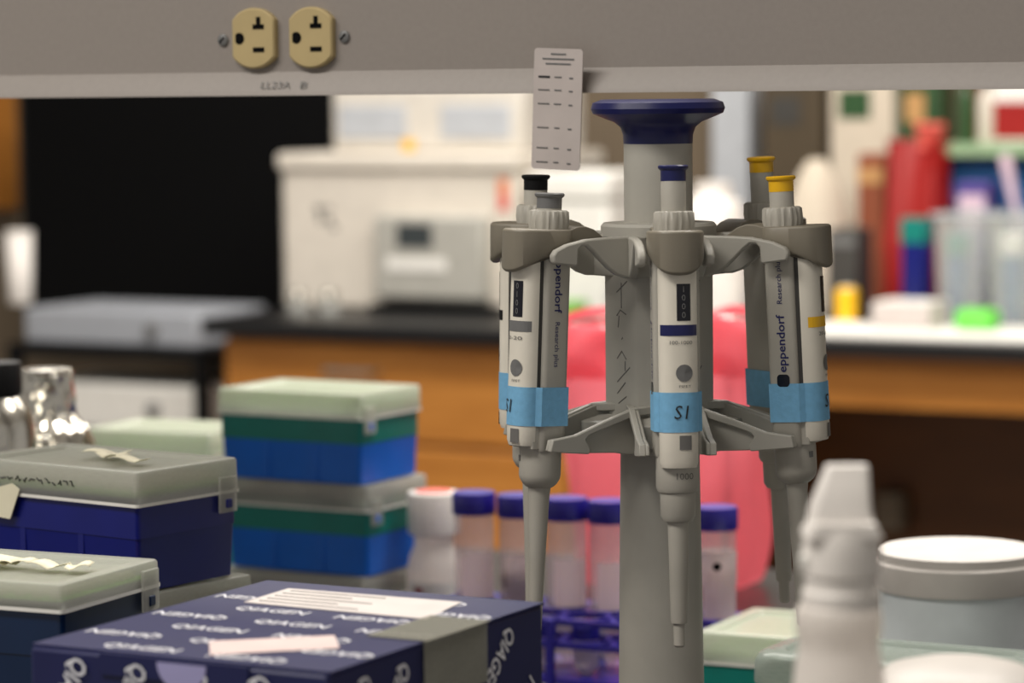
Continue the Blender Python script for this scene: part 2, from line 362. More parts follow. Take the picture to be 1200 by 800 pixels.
# ------------------------------------------------------------------ pipettes
L = .237
def fy(x):                       # front surface of the label shell, outward is -y
    return -(.0112 + .0078 * (1 - min(1, abs(x) / .0096) ** 2.6) ** (1 / 2.0))
def front_ring(z, k=1, inset=0):
    pts = []
    N = 20
    for j in range(N + 1):
        x = -.0096 + .0192 * j / N
        x = .0096 * math.sin(PI / 2 * (2 * j / N - 1))
        pts.append((x * k, (fy(x) + .0095) * k - .0095 + inset, z))
    return pts + [(.0096 * k, -.0108, z), (-.0096 * k, -.0108, z)]
def patch(b, x0, x1, s0, s1, m, off=.00025, n=10):
    rings = []
    for s in (s0, s1):
        rings.append([((x0 + (x1 - x0) * j / n), fy(x0 + (x1 - x0) * j / n) - off, L - s) for j in range(n + 1)])
    b.loft(rings, m, False, False, False)
def warpf(p): return Vector((p.x, fy(p.x) - .0004, p.z))
def pipette(label, phi, cap, stripe, ext, big, z_mark, tape_txt):
    a = R(phi)
    RT = .0685
    t = thing('micropipette', label, 'pipette', CAR, a, 'pipettes hanging on the carousel')
    tau = R(1.0 if phi < -90 else 2.7)
    if phi < -90: RT = .0705
    t.rotation_euler = (-tau, 0, a)
    S0 = L - .032                                   # local height of the collar bottom
    zc = .3575                                      # its height above the bench
    n = Vector((math.sin(a), -math.cos(a), 0))
    t.location = CAR + n * (RT + S0 * math.sin(tau)) + Vector((0, 0, zc - S0 * math.cos(tau)))
    ct = L - .022                                   # collar top
    b = MB(); top = ct + ext
    b.lathe([(.0062, ct - .004), (.0062, top - .0068), (.0061, top - .0066)], 'grey', 32); b.build('plunger_shaft', t)
    b = MB(); b.lathe([(.0063, top - .0072), (.0063, top - .0020), (.0074, top - .0010), (.0076, top), (.0070, top + .0006), (.003, top + .0003)], cap, 32); b.build('push_button', t)
    b = MB(); b.lathe([(.0098, ct - .011), (.0100, ct - .006), (.0096, ct - .0008), (.0088, ct), (.006, ct)], 'grey', 72, wob=lambda th, z, r: (.00045 * (1 if math.sin(th * 18) > 0 else -1) if ct - .009 < z < ct - .0001 else 0)); b.build('volume_ring', t, smooth=50)
    # finger hook
    b = MB(); N = 40; tp = []; bt = []; bi = []
    for j in range(N):
        th = 2 * PI * j / N; cx, sy = math.cos(th), math.sin(th)
        x = .0138 * math.copysign(abs(cx) ** .75, cx)
        y = -.0030 + (.0215 if sy < 0 else .0125) * math.copysign(abs(sy) ** .75, sy)
        f = max(0, -sy) ** 1.3
        tp.append((x, y, L - .0325)); bt.append((x, y, L - .0425 - .0095 * f)); bi.append((x * .93, y * .94, L - .0440 - .0095 * f))
    t2 = [(x * .94, y * .95, z + .0010) for x, y, z in tp]
    b.loft([bi, bt, tp, t2], 'greyd')
    tl = [(.006, L - .0318), (.011, L - .0302), (.016, L - .0298), (.021, L - .0312), (.027, L - .0350), (.031, L - .0385), (.026, L - .0392), (.018, L - .0375), (.006, L - .0420)]
    b.prism([(0, y, z) for y, z in tl], (-.0100, 0, 0), (.0100, 0, 0), 'greyd'); b.build('finger_hook', t, smooth=45, bevel=.0008)
    # rear housing with the side panels, then the front label shell
    e = .142
    def rear(z, w, y0, y1, r=.003): return [(p[0], p[1], z) for p in rrect(w, y1 - y0, r, z, 5, (0, (y0 + y1) / 2))]
    b = MB(); b.loft([rear(L - e - .0008, .0214, -.0082, .0060), rear(L - e + .001, .0226, -.0086, .0070), rear(L - .100, .0232, -.0086, .0072), rear(L - .040, .0232, -.0086, .0072)], 'grey'); b.build('housing', t)
    b = MB(); b.loft([rear(L - e + .0005, .0186, -.0125, .004, .001), rear(L - .1285, .0186, -.0125, .004, .001)], 'grey'); b.loft([rear(L - .1284, .0186, -.0120, .004, .001), rear(L - .042, .0186, -.0120, .004, .001)], 'dark'); b.build('seam', t)
    b = MB(); lo_ = .1475 if big else .1400
    b.loft([front_ring(L - lo_, .90), front_ring(L - lo_ + .0025, .985), front_ring(L - .130), front_ring(L - .040)], 'label'); fs = b.build('label_shell', t, smooth=50)
    b = MB(); patch(b, -.0012, .0056, .0575, .0755, 'window'); b.build('volume_display', t, smooth=0)
    for k in range(4): pass
    b = MB()
    for k, ch in enumerate('1000' if big else '0100'):
        b.text(ch, (.0022, -.0193, L - .0602 - .0042 * k), (1, 0, 0), (0, 0, 1), .0042, 'midgrey', warp=lambda p: Vector((p.x, fy(p.x) - .00045, p.z)))
    b.build('display_digits', t, smooth=0)
    b = MB(); patch(b, -.0090, .0090, .0775, .0828, stripe, .0003, 16); b.build('volume_stripe', t, smooth=0)
    b = MB(); b.text(z_mark, (.0005, -.019, L - .0862), (1, 0, 0), (0, 0, 1), .0026, 'greyink', width=.011, warp=warpf)
    b.text('PIPET', (.0025, -.019, L - .1075), (1, 0, 0), (0, 0, 1), .0017, 'greyink', width=.006, warp=warpf)
    c = []
    for j in range(24): c.append(warpf(Vector((.0022 + .0042 * math.cos(2 * PI * j / 24), 0, L - .1010 + .0042 * math.sin(2 * PI * j / 24)))))
    b.add(c + [warpf(Vector((.0022, 0, L - .1010)))], [(j, (j + 1) % 24, 24) for j in range(24)], 'midgrey')
    b.build('printed_scale', t, smooth=0)
    b = MB()                                        # two dimensional matrix code below the tape is only a grey field
    patch(b, -.0005, .0055, .1315, .1385, 'greyink', .0003); b.build('code_patch', t, smooth=0)
    b = MB()
    for sx, ux in ((1, (0, 0, -1)), (-1, (0, 0, 1))):
        x = sx * .01165; s1, s2 = (.0585, .0890) if sx > 0 else (.0905, .0590)
        b.text('eppendorf', (x, -.0010, L - s1), ux, (0, 1, 0), .0062, 'ink', width=.029, bold=.012)
        b.text('Research plus', (x, -.0010, L - s2), ux, (0, 1, 0), .0040, 'ink', width=.0225)
        lo = .0395 if sx > 0 else .1090
        b.prism([(x, q[0] - .0010, L - lo + q[1]) for q in rrect(.0066, .0062, .0018, 0)], (0, 0, 0), (sx * .0003, 0, 0), 'window')
    b.build('side_lettering', t, smooth=0)
    # blue tape band wrapped round the body
    b = MB(); rings = []
    for s in (.1300, .1105):
        rings.append([(x * 1.02, (y - .0003), z) for x, y, z in front_ring(L - s)[:-2]] + [(.01190, -.0090, L - s), (.01190, .0070, L - s), (.0085, .0076, L - s), (-.0085, .0076, L - s), (-.01190, .0070, L - s), (-.01190, -.0090, L - s)])
    b.loft(rings, 'tape', False, False); tp_ = b.build('tape_band', t, smooth=30)
    b = MB(); tx = -.0030 if phi < -20 else .0008
    b.text(tape_txt, (tx, -.019, L - .1205), (1, 0, 0), (0, 0, 1), .0095, 'blackink', width=.0072, shear=.15, warp=lambda p: Vector((p.x, fy(p.x) - .0008, p.z)))
    b.build('handwritten_mark', tp_, smooth=0)
    # nose and tip cone
    b = MB()
    if big:
        b.lathe([(.0098, L - .139), (.0107, L - .145), (.0107, L - .158), (.0098, L - .1600), (.0088, L - .1605), (.0086, L - .172), (.0072, L - .1745), (.0046, L - .1752)], 'grey', 40, (0, -.004, 0)); b.build('nose_collar', t)
        b = MB(); b.lathe([(.0053, L - .1740), (.0051, L - .178), (.0042, L - .2235), (.0040, L - .2250), (.0029, L - .2252), (.0028, L - .2360), (.0020, L - .2370)], 'grey', 32, (0, -.004, 0)); b.build('tip_cone', t)
    else:
        b.lathe([(.0102, L - .140), (.0106, L - .1435), (.0106, L - .1555), (.0101, L - .1575), (.0086, L - .1600), (.0068, L - .1615), (.0050, L - .1622)], 'grey', 40, (0, -.001, 0)); b.build('nose_collar', t)
        b = MB(); b.lathe([(.0058, L - .1615), (.0053, L - .166), (.0044, L - .190), (.0037, L - .212), (.0032, L - .2340), (.0022, L - .2350)], 'grey', 32, (0, -.001, 0)); b.build('tip_cone', t)
    b = MB()
    if big: b.text(z_mark.split('-')[-1], (.0022, -.0152, L - .152), (1, 0, 0), (0, 0, 1), .0046, 'greyink', width=.0085, warp=lambda p: Vector((p.x, -.004 - math.sqrt(max(0, .01085 ** 2 - p.x ** 2)), p.z)))
    else: b.quad((-.004, -.0110, L - .147), (1, -.38, 0), (0, 0, 1), .0026, .003, 'midgrey')
    b.build('size_print', t, smooth=0)
    return t
pipette('pipette with navy button, nearest and facing straight out', PH0, 'navy', 'navy', .022, True, '100-1000', 'S1')
pipette('pipette with grey button and grey stripe, in front on the left arm', PH0 - 60, 'midgrey', 'midgrey', .0080, False, '2-20', 'S1')
pipette('pipette with black button, half hidden behind the grey buttoned one', PH0 - 120, 'black', 'black', .0150, False, '0.5-10', 'S1')
pipette('pipette with yellow button and large side lettering on the right arm', PH0 + 60, 'yellow', 'yellow', .0150, False, '20-200', 'S1')
pipette('pipette with yellow button, taller and behind the other yellow one', PH0 + 120, 'yellow', 'yellow', .0230, True, '20-200', 'S1')

# ------------------------------------------------------------------ pipette tip boxes
def tipbox(label, corner, yaw, w, d, h, lh, base, band, lid, deck, group, z, clip=-1):
    rz = -yaw
    m = Matrix.Rotation(rz, 3, 'Z')
    c = Vector((corner[0], corner[1], 0)) - m @ Vector((w / 2, -d / 2, 0)); c.z = z
    t = thing('pipette_tip_box', label, 'tip box', c, rz, group)
    bh = h - lh
    b = MB(); b.loft([rrect(w - .007, d - .007, .003, 0.0004), rrect(w - .0045, d - .0045, .003, bh * .62), rrect(w - .004, d - .004, .003, bh * .66)], base, True, False)
    for k in (-1, 1):                                  # moulded ribs on the long faces
        for sy in (-1, 1): b.box((k * w / 6, sy * (d / 2 - .0030), bh * .33), (.004, .0020, bh * .60), base)
    b.build('base', t)
    b = MB(); b.loft([rrect(w - .0035, d - .0035, .003, bh * .62), rrect(w - .0034, d - .0034, .003, bh + .004), rrect(w - .009, d - .009, .003, bh + .004)], band, False, False)
    b.build('base_rim', t)
    b = MB(); b.loft([rrect(w - .0072, d - .0072, .003, bh - .002), rrect(w - .0072, d - .0072, .003, bh + lh * .34)], deck)
    nx, ny = 12, 8
    for i in range(nx):
        for j in range(ny):
            x, y = (i - (nx - 1) / 2) * (w - .022) / (nx - 1), (j - (ny - 1) / 2) * (d - .022) / (ny - 1)
            b.lathe([(.0030, bh + lh * .30), (.0033, bh + lh * .60), (.0022, bh + lh * .60)], 'tubelabel' if lid == 'lid' else deck, 6, (x, y, 0), False, True)
    b.build('tip_rack', t, smooth=30)
    b = MB(); b.loft([rrect(w, d, .003, bh), rrect(w - .0008, d - .0008, .003, h - .0012), rrect(w - .0018, d - .0018, .003, h - .0002), rrect(w - .003, d - .003, .003, h), rrect(w - .018, d - .018, .003, h - .0004), rrect(w - .021, d - .021, .003, h - .0024)], lid, False, True)
    b.build('lid', t, solid=.0009, smooth=40)
    b = MB(); b.loft([rrect(w + .0008, d + .0008, .003, bh - .0006), rrect(w + .0008, d + .0008, .003, bh + .0012)], 'paper', False, False)
    b.build('lid_skirt', t)
    if clip:
        b = MB(); yl = clip * (d / 2 - .011); b.box((w / 2 + .0006, yl, bh - .001), (.0018, .014, .020), lid); b.box((w / 2 + .0014, yl, bh - .006), (.0016, .005, .005), base); b.build('latch', t, bevel=.0006)
    return t
def scraps(t, w, d, h, lst):
    b = MB()
    for x, y, ww, hh, a in lst:
        ux = Vector((math.cos(a), math.sin(a), 0)); uy = Vector((-math.sin(a), math.cos(a), 0))
        o = Vector((x, y, h - .0016)); N = 6
        rows = []
        for j in range(N + 1):
            f = j / N - .5; lift = .0012 + .003 * abs(math.sin(3 * f + x * 90))
            rows.append([o + ux * (f * ww) + uy * (q * hh / 2) + Vector((0, 0, lift)) for q in (-1, 1)])
        b.loft(rows, 'scrap', False, False, False)
    b.build('tape_scrap', t, solid=.0003)
GB = 'blue tip boxes stacked behind the carton'
c0 = at(423, 462, 2.23)
sh = (c0.z - BZ) / 3
sk = lambda c, y: (c.x, c.y)
for k, lb in ((2, 'bright blue tip box with pale lid, top of the stack behind the carton'), (1, 'bright blue tip box in the middle, under the topmost box of that stack'), (0, 'bright blue tip box at the bench, lowest of the stack behind the carton')):
    jx = (.0, .004, .0)[k]
    tipbox(lb, (c0.x + jx, c0.y), R(30), .130, .085, sh - .0004, .019, 'blue', 'teal', 'lidgreen' if k == 2 else 'lid', 'teal' if k < 2 else 'green', GB, BZ + k * sh + .0002)
c1 = at(160, 554, 1.62)
h1 = .066
zt = c1.z
t1 = tipbox('deep blue tip box with clear lid and paper scraps, left behind the carton', sk(c1, 0), R(37), .135, .082, h1, .0185, 'navybox', 'navybox', 'lid', 'green', 'deep blue tip boxes on the left', zt - h1, 1)
scraps(t1, 0, 0, h1, [(-.006, .012, .026, .012, .5), (.006, .004, .022, .009, -.2), (.026, -.004, .022, .010, .15)])
qn = loc_of(t1, at(47, 598, 1.70)); qn.x = max(-.06, min(.05, qn.x))
b = MB(); b.prism([(qn.x + x, -.0420, .0450 + z) for x, z in [(-.012, -.010), (.004, -.011), (.012, .006), (.006, .009), (-.006, .006)]], (0, -.0010, 0), (0, -.0004, 0), 'scrap'); b.build('hanging_tape', t1)
b = MB()
xw = -.064
while xw < .018:
    g = random.uniform(.0022, .005)
    b.tube([(xw + g * f, -.0413, .0562 + random.uniform(-.0012, .0022)) for f in (0, .4, .7, 1)], .00042, 'blackink', 5); xw += g + random.uniform(.0006, .0024)
b.build('pen_writing', t1)
t1b = tipbox('deep blue tip box whose grey lid edge shows under the scrap-topped box', sk(c1 + Vector((.004, .001, 0)), 0), R(37), .139, .086, h1, .0185, 'navybox', 'navybox', 'lid', 'green', 'deep blue tip boxes on the left', zt - 2 * h1 - .0004, 0)
c2 = at(73, 686, 1.37)
h2 = .068
t2 = tipbox('dark teal tip box with curled tape on clear lid, at the left edge', sk(c2, 0), R(25), .130, .085, h2, .0125, 'darkteal', 'darkteal', 'lid', 'green', None, c2.z - h2, 1)
scraps(t2, 0, 0, h2, [(-.006, .006, .016, .030, 1.2), (.010, .004, .016, .011, .1), (.028, .002, .018, .011, -.05), (.044, .004, .012, .013, .4)])
def carton(label, t, w, d, top, inset):
    o = t.location; h = top - BZ
    r = thing('cardboard_carton', label, 'carton', (o.x, o.y, BZ), t.rotation_euler.z)
    b = MB(); b.box((0, 0, h / 2), (w - inset, d - inset, h - .0006), 'amber'); b.build('carton_body', r, bevel=.001)
    b = MB(); b.box((0, 0, h * .5), (.05, d - inset + .0006, h - .0002), 'cleartape'); b.build('tape_strip', r)
carton('brown carton carrying the deep blue tip boxes', t1b, .135, .082, t1b.location.z, .004)
carton('brown carton carrying the dark teal tip box at the left edge', t2, .13, .085, t2.location.z, .004)
# tall rack box behind on the left, only its pale lid shows
c3 = at(246, 508, 2.42)
tipbox('tall tip box with pale green lid between foil bottle and blue stack', sk(c3, 0), R(24), .120, .085, c3.z - BZ, .026, 'teal', 'teal', 'lidgreen', 'green', None, BZ + .0002)
# box to the right of the column
c4 = at(815, 740, 1.93)
w4 = .118
m4 = Matrix.Rotation(-R(26), 3, 'Z') @ Vector((w4, 0, 0))
tipbox('blue tip box with milky lid just right of the carousel column', (c4.x + m4.x, c4.y + m4.y), R(26), w4, .100, c4.z - BZ, .020, 'blue', 'teal', 'lidgreen', 'green', None, BZ + .0002)

# ------------------------------------------------------------------ navy kit carton
ZK = .200
P = [onz(px, py, BZ + ZK) for px, py in ((39, 756), (383, 791), (636, 708), (290, 685))]
va, vb = P[1] - P[0], P[2] - P[1]
kyaw = math.atan2(vb.x, vb.y)
kw, kd = va.length, vb.length
mk = Matrix.Rotation(-kyaw, 3, 'Z')
kc = P[1] - mk @ Vector((kw / 2, -kd / 2, 0)); kc.z = BZ
t = thing('kit_carton', 'navy kit carton with repeated white lettering and paper labels, nearest the front', 'carton', kc, -kyaw)
b = MB(); b.box((0, 0, ZK / 2), (kw, kd, ZK - .0006), 'kit'); b.build('carton_body', t, bevel=.0015)
b = MB(); b.box((0, .001, ZK + .0004), (kw + .001, kd - .002, .0010), 'kit'); b.box((0, -kd / 2 - .0006, ZK - .004), (kw * .50, .0012, .009), 'kit'); b.build('top_flap', t)
b = MB()
Z = ZK + .0010
def inside(vs, x0, x1, y0, y1, i, j): return all(x0 <= v[i] <= x1 and y0 <= v[j] <= y1 for v in vs)
row = 0
y = -kd / 2 + .012
while y < kd / 2 - .006:
    x = -kw / 2 - .004 + (row % 2) * .026
    k = 0
    while x < kw / 2 - .008:
        s = 1 if k % 2 else -1
        if x + .018 < kw / 2 and x - .017 > -kw / 2: b.text('QIAGEN', (x, y, Z), (s, 0, 0), (0, s, 0), .0110, 'whiteink', width=.0365, bold=.012)
        x += .052; k += 1
    y += .0245; row += 1
def diag(face):                                     # slanted words on the upright faces
    if face == 'f': ex, ln, off = Vector((1, 0, 0)), kw, Vector((0, -kd / 2 - .0013, 0))
    else: ex, ln, off = Vector((0, 1, 0)), kd, Vector((kw / 2 + .0004, 0, 0))
    ez = Vector((0, 0, 1)); r = 0
    fx, fz = (.5, .866) if face == 'f' else (.74, .67)
    dirx = (ex * fx + ez * fz).normalized(); diry = (ez * fx - ex * fz).normalized()
    v = ZK - .0180 - .026 * 4
    while v < ZK - .012:
        u = -ln / 2 + .018 + (r % 2) * .02
        while u < ln / 2 - .018:
            s = 1 if r % 2 else -1
            b.text('QIAGEN', off + ex * u + ez * v, dirx * s, diry * s, .0120, 'whiteink', width=.034, bold=.012)
            u += .030
        v += .026; r += 1
diag('f'); diag('r')
b.build('printed_lettering', t, smooth=0)
def top_label(name, pix, m, lines=0):
    q = [loc_of(t, onz(px, py, BZ + Z)) for px, py in pix]
    b = MB(); b.prism([(v.x, v.y, Z) for v in q], (0, 0, .0001), (0, 0, .0004), m)
    for k in range(lines):
        f = (k + .8) / (lines + .6)
        p0, p1 = q[0].lerp(q[3], f), q[1].lerp(q[2], f)
        p0, p1 = p0.lerp(p1, .05), p0.lerp(p1, .45 if k % 2 else .6)
        b.tube([(p0.x, p0.y, Z + .0004), (p1.x, p1.y, Z + .0004)], .0004, 'greyink', 4)
    return b.build(name, t, smooth=0)
top_label('address_label', ((286, 706), (500, 726), (541, 706), (338, 690)), 'stock', 5)['label'] = 'white printed paper label'
top_label('pink_label', ((246, 768), (398, 760), (392, 745), (245, 752)), 'pinkstock')['label'] = 'pinkish white label strip'
b = MB()                                            # clear tape folded over the right edge
q0, q1 = loc_of(t, onz(500, 752, BZ + Z)).y, loc_of(t, onz(575, 728, BZ + Z)).y
yc, yw = (q0 + q1) / 2, abs(q1 - q0)
b.quad((kw / 2 - .012, yc, Z + .0004), (1, 0, 0), (0, 1, 0), .030, yw, 'cleartape'); b.quad((kw / 2 + .0008, yc, ZK - .012), (0, 1, 0), (0, 0, 1), yw, .026, 'cleartape'); b.build('clear_tape', t, smooth=0)
b = MB(); c = [(.012 * math.cos(PI + PI * j / 20), 0, .011 * math.sin(PI + PI * j / 20)) for j in range(21)]
q = loc_of(t, onz(200, 776, BZ + Z))
b.prism([(q.x + x, -kd / 2, ZK - .001 + z) for x, _, z in c], (0, -.0016, 0), (0, -.0010, 0), 'lilac'); b.build('thumb_notch', t)

# ------------------------------------------------------------------ conical tubes in the purple rack
row0 = at(553, 576, 2.16); dirv = A.copy()
def tubepos(px):                                    # on the line through the first tube along the bench
    k = (px - 600) / F
    s = (k * row0.y - row0.x) / (dirv.x - k * dirv.y)
    return row0 + dirv * s
zr = BZ + .026
ztop = row0.z
TL = ztop - zr
def tube_thing(label):
    t = thing('centrifuge_tube', label, 'tube', (0, 0, 0), 0, 'purple capped tubes in the rack')
    b = MB(); b.lathe([(.003, 0), (.0135, .016), (.0140, .020), (.0142, TL - .004)], 'tube', 36, cap0=True, cap1=False); b.build('tube_body', t)
    b = MB(); b.lathe([(.0152, TL - .0155), (.0156, TL - .014), (.0156, TL - .0015), (.0148, TL), (.012, TL)], 'purple', 48, wob=lambda th, z, r: .00025 * math.sin(th * 24)); b.build('screw_cap', t)
    b = MB(); N = 14; rings = []
    for z in (.030, TL - .042): rings.append([(.01445 * math.cos(R(-130) + R(105) * j / N), .01445 * math.sin(R(-130) + R(105) * j / N), z) for j in range(N + 1)])
    b.loft(rings, 'tubelabel', False, False, False); b.build('label_panel', t)
    return t
tb = tube_thing('')
spots = [(553, 'tube beside the white capped bottle, first in the rack row'), (606, 'tube with brown lump inside, behind the grey buttoned pipette tip'),
         (662, 'tube just right of the grey buttoned pipette tip'), (713, 'tube touching the left side of the carousel column'), (838, 'tube standing right of the carousel column')]
for i, (px, lb) in enumerate(spots):
    q = tubepos(px); q.z = zr
    if i == 0: o = tb; o.location = q; o['label'] = lb
    else: o = dup(tb, lb, q)
    if i == 1:
        b = MB(); b.lathe([(.004, .040), (.0110, .046), (.0122, .056), (.006, .068), (.002, .072)], 'brown', 20, wob=lambda th, z, r: .0014 * math.sin(th * 3 + z * 300)); b.build('sediment', o)
        b = MB(); b.lathe([(.003, .004), (.0118, .018), (.0124, .040), (.004, .042)], 'amber', 20); b.build('liquid', o)
    if i == 4:
        b = MB(); b.lathe([(.0146, .062), (.0146, .085)], 'tubelabel', 20, cap0=False, cap1=False); b.build('paper_ring', o)
        b = MB(); b.loft([[(r * math.cos(2 * PI * j / 14), -.0148 + .0002, .076 + r * math.sin(2 * PI * j / 14)) for j in range(14)] for r in (.0001, .003)], 'blackink', False, True); b.build('ink_dot', o)
rm = (tubepos(553) + tubepos(838)) / 2
rl = (tubepos(838) - tubepos(553)).length
t = thing('tube_rack', 'purple plastic rack holding the capped tubes behind the column', 'tube rack', (rm.x, rm.y, BZ), -YAW)
xs = [loc_of(t, tubepos(px)).x for px in (553, 606, 662, 713, 772, 838)]
def ringplate(z):
    b = MB()
    for row in (0, -.038):
        for x in xs:
            N = 24; prof = [(.0152, 0), (.0180, 0), (.0180, .004), (.0152, .004)]
            rings = [[(x + r * math.cos(2 * PI * j / N), row + r * math.sin(2 * PI * j / N), z + zz) for j in range(N)] for r, zz in prof + prof[:1]]
            b.loft(rings, 'purple', False, False)
    for y in (.019, -.019, -.057): b.box((0, y, z + .002), (rl + .05, .003, .004), 'purple')
    return b
ringplate(.062).build('upper_grid', t); ringplate(.046).build('middle_grid', t)
b = MB(); b.box((0, -.019, .023), (rl + .05, .080, .004), 'purple'); b.build('floor_plate', t)
for x in [xs[0] - .022, (xs[2] + xs[3]) / 2, xs[-1] + .022]:
    for y in (.021, -.059):
        b = MB(); b.box((x, y, .033), (.006, .005, .066), 'purple'); b.build('rack_post', t, bevel=.001)
# small tubes standing in the front row of the rack
for i, (k, lb) in enumerate(((2, 'small purple capped vial in the front row of the rack, next to the carton'), (3, 'small purple capped vial in the front row of the rack, next to the column'))):
    q = t.location + Matrix.Rotation(-YAW, 3, 'Z') @ Vector((xs[k], -.038, 0)); q.z = BZ + .0252
    v = thing('sample_vial', lb, 'vial', q, 0, 'small vials in the rack')
    b = MB(); b.lathe([(.004, 0), (.0088, .006), (.0090, .026)], 'tubelabel', 24); b.build('vial_body', v)
    b = MB(); b.lathe([(.0098, .025), (.0098, .034), (.009, .035), (.004, .035)], 'purple', 28); b.build('screw_cap', v)

# white capped bottle
q = at(508, 576, 2.26); hb = q.z - BZ
t = thing('reagent_bottle', 'clear plastic bottle with white cap beside the blue stack', 'bottle', (q.x, q.y, BZ))
b = MB(); b.lathe([(.018, 0), (.0205, .003), (.0205, hb - .058), (.0185, hb - .048), (.0150, hb - .040), (.0150, hb - .026)], 'bottle', 36, cap1=False); b.build('bottle_body', t)
b = MB(); b.lathe([(.0190, hb - .031), (.0198, hb - .030), (.0198, hb - .002), (.0188, hb), (.01, hb + .0005)], 'softwhite', 48, wob=lambda th, z, r: .0003 * math.sin(th * 30)); b.build('screw_cap', t)
b = MB(); b.lathe([(.0135, hb + .0003), (.0135, hb + .001), (.006, hb + .001)], 'redink', 28); b.build('cap_sticker', t)
b = MB(); N = 14
b.loft([[(.0208 * math.cos(R(-150) + R(110) * j / N), .0208 * math.sin(R(-150) + R(110) * j / N), z) for j in range(N + 1)] for z in (.012, hb - .066)], 'paper', False, False, False); b.build('paper_label', t)
b = MB(); b.quad((-.0115, -.0176, hb - .072), (.84, -.55, 0), (0, 0, 1), .006, .005, 'red'); b.build('red_mark', t)

# ------------------------------------------------------------------ red waste bag on a bench holder
q = at(785, 702, 2.60)
t = thing('waste_bag', 'red biohazard waste bag open on a wire holder behind the column', 'bag', (q.x, q.y, BZ), R(-18))
HB = .232
b = MB(); N = 72; rings = []
def bagring(z, k, wr, ph=0):
    pts = []
    for j in range(N):
        a = 2 * PI * j / N; ca, sa = math.cos(a), math.sin(a)
        r = (abs(ca / .088) ** 3.2 + abs(sa / .075) ** 3.2) ** (-1 / 3.2) * k
        v = noise.noise((ca * 2.2, sa * 2.2, z * 11 + ph)) + .5 * noise.noise((ca * 5, sa * 5, z * 16 + ph))
        r += wr * v
        zz = z + (.018 * noise.noise((ca * 1.8, sa * 1.8, 4.2)) * min(1, (z - HB + .06) / .03) if z > HB - .06 else 0)
        pts.append((r * ca, r * sa, max(.001, zz)))
    return pts
for i in range(30):
    f = i / 29; rings.append(bagring(.001 + f * (HB - .004), .86 + .14 * min(1, f * 1.5), .0085))
rings.append(bagring(HB + .002, 1.02, .006)); rings.append(bagring(HB + .000, 1.05, .008)); rings.append(bagring(HB - .010, 1.09, .014, 3)); rings.append(bagring(HB - .022, 1.08, .022, 3)); rings.append(bagring(HB - .034, 1.10, .024, 3)); rings.append(bagring(HB - .046, 1.07, .020, 5))
b.loft(rings, 'redbag', True, False); b.build('bag_film', t, smooth=60, sub=1)
b = MB(); b.tube([(.078 * math.copysign(abs(math.cos(a)) ** .6, math.cos(a)), .066 * math.copysign(abs(math.sin(a)) ** .6, math.sin(a)), HB - .006) for a in [2 * PI * j / 40 for j in range(41)]], .002, 'steel')
for sx in (-1, 1):
    for sy in (-1, 1): b.tube([(sx * .066, sy * .054, HB - .006), (sx * .060, sy * .050, .004)], .002, 'steel')
b.build('wire_holder', t)
b = MB(); b.prism([(.022, -.0815, .010), (.060, -.0815, .004), (.062, -.0790, .024), (.047, -.0790, .038)], (0, 0, 0), (0, -.0016, 0), 'red'); b.build('folded_corner', t)

# ------------------------------------------------------------------ front right : tub, clear box, dispenser bottle, jar
q = at(1122, 642, 1.845); hb = q.z - BZ; rr = .0515
t = thing('storage_tub', 'round bluish white tub with white screw lid at right', 'tub', (q.x, q.y, BZ))
b = MB(); b.lathe([(.044, 0), (.047, .004), (.0495, hb - .028), (.0495, hb - .020)], 'tub', 64, cap1=False); b.build('tub_body', t)
b = MB(); b.lathe([(rr, hb - .0235), (rr + .0005, hb - .0220), (rr - .0003, hb - .0075), (rr - .0018, hb - .006), (rr - .0022, hb - .001), (rr - .004, hb), (rr - .008, hb - .0008), (.02, hb - .0010)], 'lidwhite', 72); b.build('screw_lid', t)
q = at(876, 758, 1.68); hb = q.z - BZ
m = Matrix.Rotation(-YAW, 3, 'Z'); w_, d_ = .165, .082
c = q + m @ Vector((w_ / 2 + .004, d_ / 2 - .02, 0))
t = thing('clear_box', 'aqua tinted clear box with rounded lid in front of the tub', 'box', (c.x, c.y, BZ), -YAW)
b = MB(); b.loft([rrect(w_ - .016, d_ - .016, .018, .001), rrect(w_ - .006, d_ - .006, .022, hb - .014)], 'aqua', True, False); b.build('box_body', t, solid=.0012)
b = MB(); b.loft([rrect(w_, d_, .026, hb - .018), rrect(w_ + .001, d_ + .001, .026, hb - .016), rrect(w_, d_, .026, hb - .006), rrect(w_ - .004, d_ - .004, .025, hb - .002), rrect(w_ - .012, d_ - .012, .022, hb), rrect(w_ - .03, d_ - .03, .018, hb), rrect(w_ - .034, d_ - .034, .017, hb - .002)], 'aqua', False, True); b.build('box_lid', t, solid=.0012)
# dispenser bottle
q = at(983, 800, 1.0); zz = q.z - BZ
s = 1.0 / F
def hz(py): return (800 - py) * s + zz
t = thing('dispenser_bottle', 'white dispenser bottle with slanted flip spout, blurred in the right foreground', 'bottle', (q.x, q.y, BZ))
b = MB(); b.lathe([(.033, 0), (.035, .004), (.035, zz - .075), (.030, zz - .045), (.020, zz - .022), (.0162, zz - .012), (0.01450, hz(775)), (0.01358, hz(765)), (0.01339, hz(748)), (0.01431, hz(738)), (0.01440, hz(718)), (0.01376, hz(710)), (0.01284, hz(706))], 'bottle', 44); b.build('bottle_body', t)
b = MB(); b.lathe([(0.01284, hz(708)), (0.01303, hz(690)), (0.01211, hz(686)), (0.01211, hz(672)), (0.01303, hz(668)), (0.01312, hz(640)), (0.01211, hz(622)), (0.01028, hz(607)), (0.00550, hz(606))], 'softwhite', 44, (.0008, 0, 0)); b.build('collar', t)
KS = 0.9174
b = MB(); sec = []
